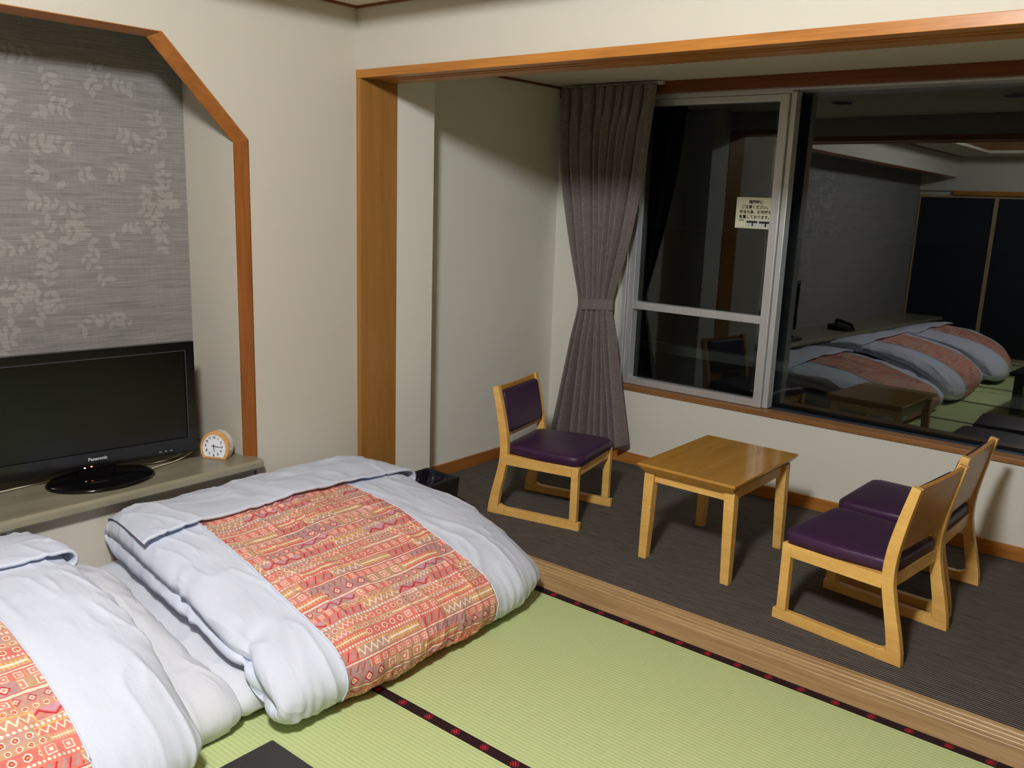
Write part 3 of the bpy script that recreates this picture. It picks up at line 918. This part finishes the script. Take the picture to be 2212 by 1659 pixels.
def duvet(label, dy, seed, PROF, ZMM, dx, dens, taper=0.0, vfar=7.0, group='duvets with patterned centre panels'):
    root = empty('duvet', (dx, dy - 0.7, 0))
    tag(root, label, 'duvet', group)
    ST = [(y, h_, dx_ + taper * min(1, max(0, (-0.2 - y) / 1.1))) for y, h_, dx_ in STN] if taper else STN
    q = Quilt(PROF, ST, ZMM, seed, (0, 0.7, 0), 1.0, 0.06, 0.085)
    b = body(q, 'cover', int(300 * min(1, dens + .3)), int(260 * min(1, dens + .3)), 'white_cotton', root)
    # patterned panel, 2 mm proud of the cover: from under the turned-down hem round the fold end
    v0, v1 = 4.0, vfar
    us = np.linspace(4.55, 10.95, int(640 * dens)); vs = np.linspace(v0, v1, int(420 * dens))
    G = q.grid(us, vs, 0.0)
    arc = np.concatenate([[0], np.cumsum(np.linalg.norm(np.diff(G[:, G.shape[1] // 2], axis=0), axis=1))])
    wav = 0.004 * np.sin(arc * 30) + 0.003 * np.sin(arc * 71 + 1)
    bcoord = np.repeat(arc[:, None], len(vs), 1)
    acoord = G[..., 1] - G[..., 1].min()
    col = kilim(acoord + 0.11 * seed, bcoord + 0.07 * seed)
    edge = np.minimum(np.abs(vs - v0), np.abs(v1 - vs))
    # white piping along both long edges
    pnl = sheet(q, 'patterned_panel', us, vs, 0.0025, 'kilim_print', root, 0, col)
    for vv in (v0, v1):
        line = q.grid(np.linspace(4.75, 10.95, 70), np.array([vv]), 0.003)[:, 0]
        tube('piping', line, 0.0032, 'white_cotton', pnl, 6, 1)
    # turned-down hem at the wall end
    us = np.linspace(2.3, 1.0 * 4.98, 60); vs = np.linspace(1.75, 10.3, 150)
    U = np.clip((us - 3.0) / 2, 0, 1)[:, None]; Vn = vs[None, :]
    off = 0.012 + 0.012 * U + U**2 * (0.018 * np.exp(-((Vn - 1.9) / 1.0)**2) + 0.012 * np.exp(-((Vn - 9.9) / 0.6)**2)) + 0.004 * np.sin(vs * 2.1)[None, :] * U
    sheet(q, 'turned_hem', us, vs, off, 'white_cotton', root, 0.010)
    return root

duvet('white duvet with red patterned panel, folded beside the wooden post', 0.0, 1, PROF1, ZM, 0.022, 1.0)
duvet('white duvet with red patterned panel cut off by the lower left frame edge', -1.482, 2, PROF2, ZM2, 0.022, 1.0, -0.12, 7.2)
duvet('farthest white duvet with patterned panel, seen only in the window reflection', -2.95, 3, PROF2, ZM2, 0.022, 0.45, -0.24)

def mattress(label, P, y0, y1, ZMM, seed, wr=1.0):
    ym = (y0 + y1) / 2
    root = empty('folded_mattress', (0, ym, 0))
    tag(root, label, 'mattress', 'folded futon mattresses')
    Lh = (y1 - y0) / 2
    ST = [(-Lh + .03, 0, 0), (-Lh, .4, 0), (-Lh + .035, .8, 0), (-Lh + .12, .97, 0), (-Lh * .5, 1.02, 0), (0, 1.03, 0), (Lh * .5, 1.02, 0), (Lh - .12, 1.0, .0), (Lh - .04, .93, .0), (Lh, .55, 0), (Lh - .03, 0, 0)]
    q = Quilt(P, ST, ZMM, seed, (0, 0, 0), wr, 0.05)
    body(q, 'sheet_cover', 150, 200, 'mattress_cotton', root)
    return root
PB = [(.10, .012), (.03, .03), (.015, .10), (.05, .165), (.30, .182), (.60, .176), (.85, .162), (1.0, .135), (1.065, .08), (1.05, .022), (.95, .006), (.6, .006), (.10, .012)]
ZB = ([0, 1.1], [0.09, 0.06])
PA = [(.16, .012), (.09, .05), (.07, .13), (.12, .205), (.25, .268), (.42, .290), (.67, .235), (.88, .178), (1.02, .148), (1.085, .085), (1.07, .022), (.95, .006), (.10, .012)]
ZA = ([0, .4, .7, 1.1], [0.17, 0.17, 0.12, 0.07])
mattress('low white folded mattress under the duvet nearest the post', PB, -1.40, -0.12, ZB, 11)
mattress('thick white folded mattress bulging between the two duvets', PA, -2.78, -1.385, ZA, 12, 1.3)
mattress('white folded mattress under the farthest duvet, seen in the reflection', PA, -4.20, -2.86, ZA, 13)

# ---------------------------------------------------------------- low table
lt = empty('low_table', (2.16, -2.24, 0))
tag(lt, 'low black lacquered table whose corner shows at the bottom edge', 'table')
box('table_top', -0.55, 0.55, -0.60, 0.60, 0.318, 0.350, 'lacquer_black', lt, 0.003)
box('apron', -0.49, 0.49, -0.54, -0.52, 0.25, 0.318, 'lacquer_edge', lt)
box('apron', -0.49, 0.49, 0.52, 0.54, 0.25, 0.318, 'lacquer_edge', lt)
box('apron', -0.49, -0.47, -0.52, 0.52, 0.25, 0.318, 'lacquer_edge', lt)
box('apron', 0.47, 0.49, -0.52, 0.52, 0.25, 0.318, 'lacquer_edge', lt)
for sx in (-1, 1):
    for sy in (-1, 1):
        box('leg', sx * 0.48 - 0.035, sx * 0.48 + 0.035, sy * 0.53 - 0.035, sy * 0.53 + 0.035, 0, 0.318, 'lacquer_edge', lt, 0.004)

# ---------------------------------------------------------------- waste bin
bn = empty('waste_bin', (0.262, 0.208, 0), R(1.5))
tag(bn, 'square black waste bin with a plastic liner beside the jamb', 'waste bin')
hb, zt = 0.108, 0.222
V, F = [], []
def rr(h_, z_):
    return [(-h_, -h_, z_), (h_, -h_, z_), (h_, h_, z_), (-h_, h_, z_)]
rings = [rr(hb - 0.010, 0.075), rr(hb, zt - 0.004), rr(hb - 0.003, zt), rr(hb - 0.015, zt), rr(hb - 0.018, zt - 0.005), rr(hb - 0.028, 0.085)]
V = [p for r_ in rings for p in r_]
F = [(i * 4 + k, i * 4 + (k + 1) % 4, (i + 1) * 4 + (k + 1) % 4, (i + 1) * 4 + k) for i in range(5) for k in range(4)] + [(0, 1, 2, 3), (20, 21, 22, 23)]
mesh('box', V, F, 'black_matte', bn)
box('base', -hb + 0.018, hb - 0.018, -hb + 0.018, hb - 0.018, 0.007, 0.076, 'bin_base', bn, 0.003)
n = 48
LV_, LF_ = [], []
rb = random.Random(3)
for j in range(9):
    tt = j / 8
    for k in range(n):
        a = 2 * math.pi * k / n
        c, s_ = math.cos(a), math.sin(a)
        sqr = 1 / max(abs(c), abs(s_))
        rad = (hb - 0.021) * (sqr * (1 - tt) + 0.55 * tt) * (1 + 0.06 * tt * math.sin(9 * a + 4 * tt) + rb.uniform(-0.02, 0.02) * (tt > 0))
        LV_.append((rad * c, rad * s_, zt - 0.004 - 0.10 * tt + 0.006 * math.sin(13 * a) * tt))
for j in range(8):
    for k in range(n):
        LF_.append((j * n + k, j * n + (k + 1) % n, (j + 1) * n + (k + 1) % n, (j + 1) * n + k))
LF_.append(tuple(range(8 * n, 9 * n)))
mesh('bin_liner', LV_, LF_, 'bag_plastic', bn)

# ---------------------------------------------------------------- curtain
cu = empty('curtain', (0.205, 1.650, 0.12))
tag(cu, 'mauve-grey curtain tied back at the left end of the window', 'curtain')
nz, ns = 150, 420
zz = np.linspace(2.175, 0.128, nz)
ss = np.linspace(0, 1, ns)
xl = np.interp(zz, [0.12, 0.5, 0.80, 0.92, 0.97, 1.10, 1.35, 1.7, 2.18], [-0.085, -0.005, 0.060, 0.086, 0.088, 0.062, 0.000, -0.075, -0.128])
xr = np.interp(zz, [0.12, 0.5, 0.80, 0.92, 0.97, 1.10, 1.35, 1.7, 2.18], [0.478, 0.405, 0.345, 0.310, 0.310, 0.345, 0.405, 0.465, 0.515])
kz = np.array([1, 2, 3, 2, 1.]) / 9
sm = lambda v: np.convolve(np.pad(v, 2, mode='edge'), kz, 'valid')
for _ in range(6):
    xl, xr = sm(xl), sm(xr)
P = np.zeros((nz, ns, 3))
NF = 9.0
amp = np.interp(zz, [0.12, 0.75, 0.94, 1.15, 1.8, 2.05, 2.18], [0.032, 0.022, 0.012, 0.020, 0.028, 0.022, 0.016])
for i in range(nz):
    z = zz[i]
    phase = 2 * math.pi * (NF * ss + 0.35 * np.sin(2 * math.pi * ss * 1.3 + 0.8))
    fold = np.tanh(1.6 * np.sin(phase) - 0.5) + 0.30 * np.sin(2 * phase + 1.0 + z) + 0.25 * np.sin(0.43 * phase + 2.3 * z)
    pin = np.interp(z, [1.95, 2.12], [0, 1])
    fold = fold * (1 - 0.3 * pin) + pin * 0.45 * np.sin(2 * phase)
    wob = 0.006 * np.sin(3.1 * z + 9 * ss)
    P[i, :, 0] = xl[i] + (xr[i] - xl[i]) * (ss + 0.012 * np.cos(phase)) + wob - 0.20
    P[i, :, 1] = -0.0 + amp[i] * fold * 1.7 * np.minimum(1, 8 * np.minimum(ss, 1 - ss) + 0.5)
    P[i, :, 2] = z - 0.12
co = gridmesh('drape', P, 'curtain_cloth', cu)
sol = co.modifiers.new('thickness', 'SOLIDIFY'); sol.thickness = 0.003; sol.offset = 0
# tieback band
TB, n = [], 48
for z in (0.905, 0.912, 0.965, 0.972):
    k_ = 0.96 if z in (0.905, 0.972) else 1.0
    TB.append([(0.198 - 0.20 + 0.124 * k_ * math.cos(2 * math.pi * k / n), 0.034 * k_ * math.sin(2 * math.pi * k / n), z - 0.12 + 0.012 * math.cos(2 * math.pi * k / n + 0.6)) for k in range(n)])
V = [p for r_ in TB for p in r_]
F = [(i * n + k, i * n + (k + 1) % n, (i + 1) * n + (k + 1) % n, (i + 1) * n + k) for i in range(3) for k in range(n)]
tbk = mesh('tieback', V, F, 'curtain_cloth', cu, True)
tbk.modifiers.new('thickness', 'SOLIDIFY').thickness = 0.003
box('curtain_rail', -0.33, 0.34, 0.030, 0.052, 2.052, 2.070, 'aluminium', cu)

# ---------------------------------------------------------------- notice on the glass
sg_ = empty('window_notice', (1.068, 1.8165, 1.508), R(-1.1))
tag(sg_, 'cream paper notice with Japanese text stuck on the left window pane', 'notice')
pap = box('paper', -0.101, 0.101, -0.0012, 0, -0.081, 0.081, 'paper', sg_)
boxes('border_line', [(-0.094, 0.101, -0.0015, -0.001, -0.0745, -0.0735), (-0.0945, -0.0935, -0.0015, -0.001, -0.074, 0.074), (-0.094, 0.101, -0.0015, -0.001, 0.0735, 0.0745)], 'bin_base', pap)
MY = Matrix(((1, 0, 0, 0), (0, 0, -1, 0), (0, 1, 0, 0), (0, 0, 0, 1)))   # faces -y
for s, z, w_ in (('開閉時に', 0.056, 0), ('ご注意ください。', 0.030, 0), ('安全の為、補助錠を', 0.004, 0), ('設置しております。', -0.022, 0)):
    text('text_line', s, 0.0205, 'ink', pap, Matrix.Translation((0.012, -0.0016, z)) @ MY, 0.0005)
box('photo', -0.040, 0.030, -0.0018, -0.001, -0.0715, -0.038, 'paper_photo', pap)
box('photo', 0.033, 0.099, -0.0018, -0.001, -0.0715, -0.038, 'paper_photo', pap)
boxes('photo_detail', [(-0.034, 0.027, -0.0022, -0.001, -0.052, -0.041), (-0.004, 0.004, -0.0022, -0.001, -0.068, -0.052), (0.036, 0.097, -0.0022, -0.001, -0.053, -0.042), (0.070, 0.079, -0.0022, -0.001, -0.070, -0.053), (-0.082, -0.050, -0.0018, -0.001, -0.041, -0.037)], 'photo_dark', pap)

# ---------------------------------------------------------------- alcove table
ta = empty('side_table', (1.461, 0.836, 0))
tag(ta, 'small honey-coloured wooden table between the purple chairs', 'table')
tx, ty, th_ = 0.229, 0.325, 0.446
V = []
for hx, hy, z in ((tx - 0.022, ty - 0.022, th_ - 0.038), (tx, ty, th_ - 0.010), (tx, ty, th_ - 0.003), (tx - 0.003, ty - 0.003, th_)):
    V += [(-hx, -hy, z), (hx, -hy, z), (hx, hy, z), (-hx, hy, z)]
F = [(i * 4 + k, i * 4 + (k + 1) % 4, (i + 1) * 4 + (k + 1) % 4, (i + 1) * 4 + k) for i in range(3) for k in range(4)] + [(0, 1, 2, 3), (12, 13, 14, 15)]
mesh('table_top', V, F, 'table_wood', ta)
lx, ly = 0.197, 0.287
for sx in (-1, 1):
    for sy in (-1, 1):
        V = []
        for w_, z in ((0.019, 0.0), (0.0215, 0.18), (0.0235, th_ - 0.038)):
            ox, oy = sx * (lx + 0.002 - 0.010 * z / 0.4), sy * (ly - 0.020 + 0.0 - 0.004 * z / 0.4)
            V += [(ox - w_, oy - w_, z), (ox + w_, oy - w_, z), (ox + w_, oy + w_, z), (ox - w_, oy + w_, z)]
        F = [(i * 4 + k, i * 4 + (k + 1) % 4, (i + 1) * 4 + (k + 1) % 4, (i + 1) * 4 + k) for i in range(2) for k in range(4)] + [(0, 1, 2, 3), (8, 9, 10, 11)]
        mesh('leg', V, F, 'chair_wood', ta, bevel=0.003)
for s_ in (-1, 1):
    box('apron', -lx + 0.03, lx - 0.03, s_ * 0.262 - 0.009, s_ * 0.262 + 0.009, th_ - 0.088, th_ - 0.038, 'chair_wood', ta, 0.002)
    box('apron', s_ * 0.186 - 0.009, s_ * 0.186 + 0.009, -ly + 0.045, ly - 0.045, th_ - 0.088, th_ - 0.038, 'chair_wood', ta, 0.002)

# ---------------------------------------------------------------- chairs
def ribbon(ctrl, n):
    """closed 2D outline from a list of (x, z, half width)"""
    Q = crspline(np.array(ctrl), n)
    A, B = [], []
    for i in range(n):
        d = Q[min(i + 1, n - 1), :2] - Q[max(i - 1, 0), :2]
        d /= np.linalg.norm(d)
        nrm = np.array([-d[1], d[0]])
        A.append(tuple(Q[i, :2] + nrm * Q[i, 2])); B.append(tuple(Q[i, :2] - nrm * Q[i, 2]))
    return A + B[::-1]

CHAIR_PARTS = []
def make_chair():
    """local frame: +x is the way the sitter faces, origin midway between the runners on the floor"""
    x0 = -0.25
    root = empty('lounge_chair')
    hw, tk = 0.218, 0.030
    for s in (-1, 1):
        a, b = sorted((s * hw, s * (hw - tk)))
        # back upright: flared foot, forward at the seat, leaning back above it
        out = ribbon([(0.030, 0.040, 0.026), (0.045, 0.12, 0.0235), (0.066, 0.21, 0.0215), (0.082, 0.30, 0.0215), (0.078, 0.40, 0.021), (0.056, 0.52, 0.019), (0.026, 0.648, 0.016)], 26)
        k = len(out) // 2
        left = out[:k]; right = out[k:][::-1]     # left = rear side (normal), right = front side
        poly = [(x0 + 0.0, 0.0)] + [(x0 + p[0], p[1]) for p in left] + [(x0 + p[0], p[1]) for p in reversed(right)]
        poly += [(x0 + 0.066, 0.052), (x0 + 0.078, 0.043), (x0 + 0.095, 0.040), (x0 + 0.095, 0.0)]
        prism('back_upright', poly, 'y', a, b, 'chair_wood', root, 0.003)
        box('runner', x0 + 0.095, x0 + 0.500, a, b, 0.0, 0.040, 'chair_wood', root, 0.003)
        prism('front_leg', [(x0 + 0.448, 0.040), (x0 + 0.485, 0.040), (x0 + 0.485, 0.312), (x0 + 0.448, 0.312)], 'y', a, b, 'chair_wood', root, 0.003)
        box('side_rail', x0 + 0.1005, x0 + 0.448, a, b, 0.262, 0.312, 'chair_wood', root, 0.002)
    box('cross_rail', x0 + 0.452, x0 + 0.476, -hw + tk, hw - tk, 0.262, 0.312, 'chair_wood', root, 0.002)
    box('cross_rail', x0 + 0.072, x0 + 0.096, -hw + tk, hw - tk, 0.262, 0.312, 'chair_wood', root, 0.002)
    # seat cushion: soft-edged, slightly crowned
    nu, nv = 36, 36
    xs = np.linspace(-1, 1, nu); ys = np.linspace(-1, 1, nv)
    def pad(name, cx, hx, hy, hz, crown, mat, M=None, narrow=0.0):
        prof = [(0.0, 0.955), (0.012, 0.985), (0.5, 1.0), (0.80, 0.992), (0.93, 0.965), (1.0, 0.90)]
        rings = []
        for z_, k_ in prof:
            r_ = []
            for c in range(48):
                an = 2 * math.pi * (c + 0.5) / 48
                ex = 16
                cc, sn = math.cos(an), math.sin(an)
                m_ = (abs(cc)**ex + abs(sn)**ex) ** (-1 / ex)
                px, py = cc * m_, sn * m_
                inset = (1 - k_) * 0.18
                r_.append((cx + px * (hx - inset), py * (hy - inset - narrow * (px < 0) * -px), z_ * hz))
            rings.append(r_)
        for k_ in (0.8, 0.5, 0.2):
            rings.append([(cx + (p[0] - cx) * k_, p[1] * k_, hz + crown * (1 - k_ * k_)) for p in rings[5]])
        n = 48
        V = [p for r_ in rings for p in r_]
        F = [(i * n + k, i * n + (k + 1) % n, (i + 1) * n + (k + 1) % n, (i + 1) * n + k) for i in range(len(rings) - 1) for k in range(n)]
        F += [tuple(range(n)), tuple(range((len(rings) - 1) * n, len(rings) * n))]
        if M is not None:
            V = [M @ Vector(p) for p in V]
        return mesh(name, V, F, mat, root, True)
    sc = pad('seat_cushion', x0 + 0.283, 0.208, hw - 0.002, 0.050, 0.006, 'purple_leather', Matrix.Translation((0, 0, 0.3125)), 0.028)
    # plywood back panel and its padded front, following the lean
    a0 = Vector((x0 + 0.078, 0, 0.395)); a1 = Vector((x0 + 0.026, 0, 0.648))
    d = (a1 - a0); L = d.length; d.normalize()
    fwd = Vector((d.z, 0, -d.x))
    M = Matrix(((fwd.x, 0, d.x, a0.x), (0, 1, 0, 0), (fwd.z, 0, d.z, a0.z), (0, 0, 0, 1)))
    nseg = 12
    V = []
    for xx, zz_ in ((-0.009, 0.0), (0.005, 0.0), (0.005, L), (-0.009, L)):
        for k in range(nseg + 1):
            yy = (-hw + tk) + 2 * (hw - tk) * k / nseg
            dip = 0.008 * (1 - (yy / hw) ** 2) if zz_ > 0 else 0
            V.append(M @ Vector((xx, yy, zz_ - dip)))
    m_ = nseg + 1
    F = [(i * m_ + k, i * m_ + k + 1, ((i + 1) % 4) * m_ + k + 1, ((i + 1) % 4) * m_ + k) for i in range(4) for k in range(nseg)]
    F += [(0, m_, 2 * m_, 3 * m_), (nseg, m_ + nseg, 2 * m_ + nseg, 3 * m_ + nseg)]
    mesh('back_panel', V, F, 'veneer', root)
    M2 = M @ Matrix(((0, 0, 1, 0.0055), (0, 1, 0, 0), (-1, 0, 0, L / 2 - 0.002), (0, 0, 0, 1)))
    pad('back_cushion', 0, L / 2 - 0.022, hw - tk - 0.004, 0.024, 0.004, 'purple_leather', M2)
    return root

def dup(root, loc, rz):
    r_ = root.copy(); C.objects.link(r_); r_.location = loc; r_.rotation_euler = (0, 0, rz)
    for ch in list(root.children):
        c = ch.copy(); C.objects.link(c); c.parent = r_
    return r_
ch0 = make_chair()
ch0.location = (0.588, 0.770, 0); ch0.rotation_euler = (0, 0, R(11.5))
tag(ch0, 'purple leather low chair on pale wood frame in front of the curtain', 'chair', 'purple lounge chairs')
ch1 = dup(ch0, (2.203, 0.602, 0), R(180 - 7.0))
tag(ch1, 'purple leather chair right of the table, nearer the mats, seen from behind', 'chair', 'purple lounge chairs')
ch2 = dup(ch0, (2.212, 1.118, 0), R(180 - 2.0))
tag(ch2, 'purple leather chair right of the table, closer to the window wall', 'chair', 'purple lounge chairs')
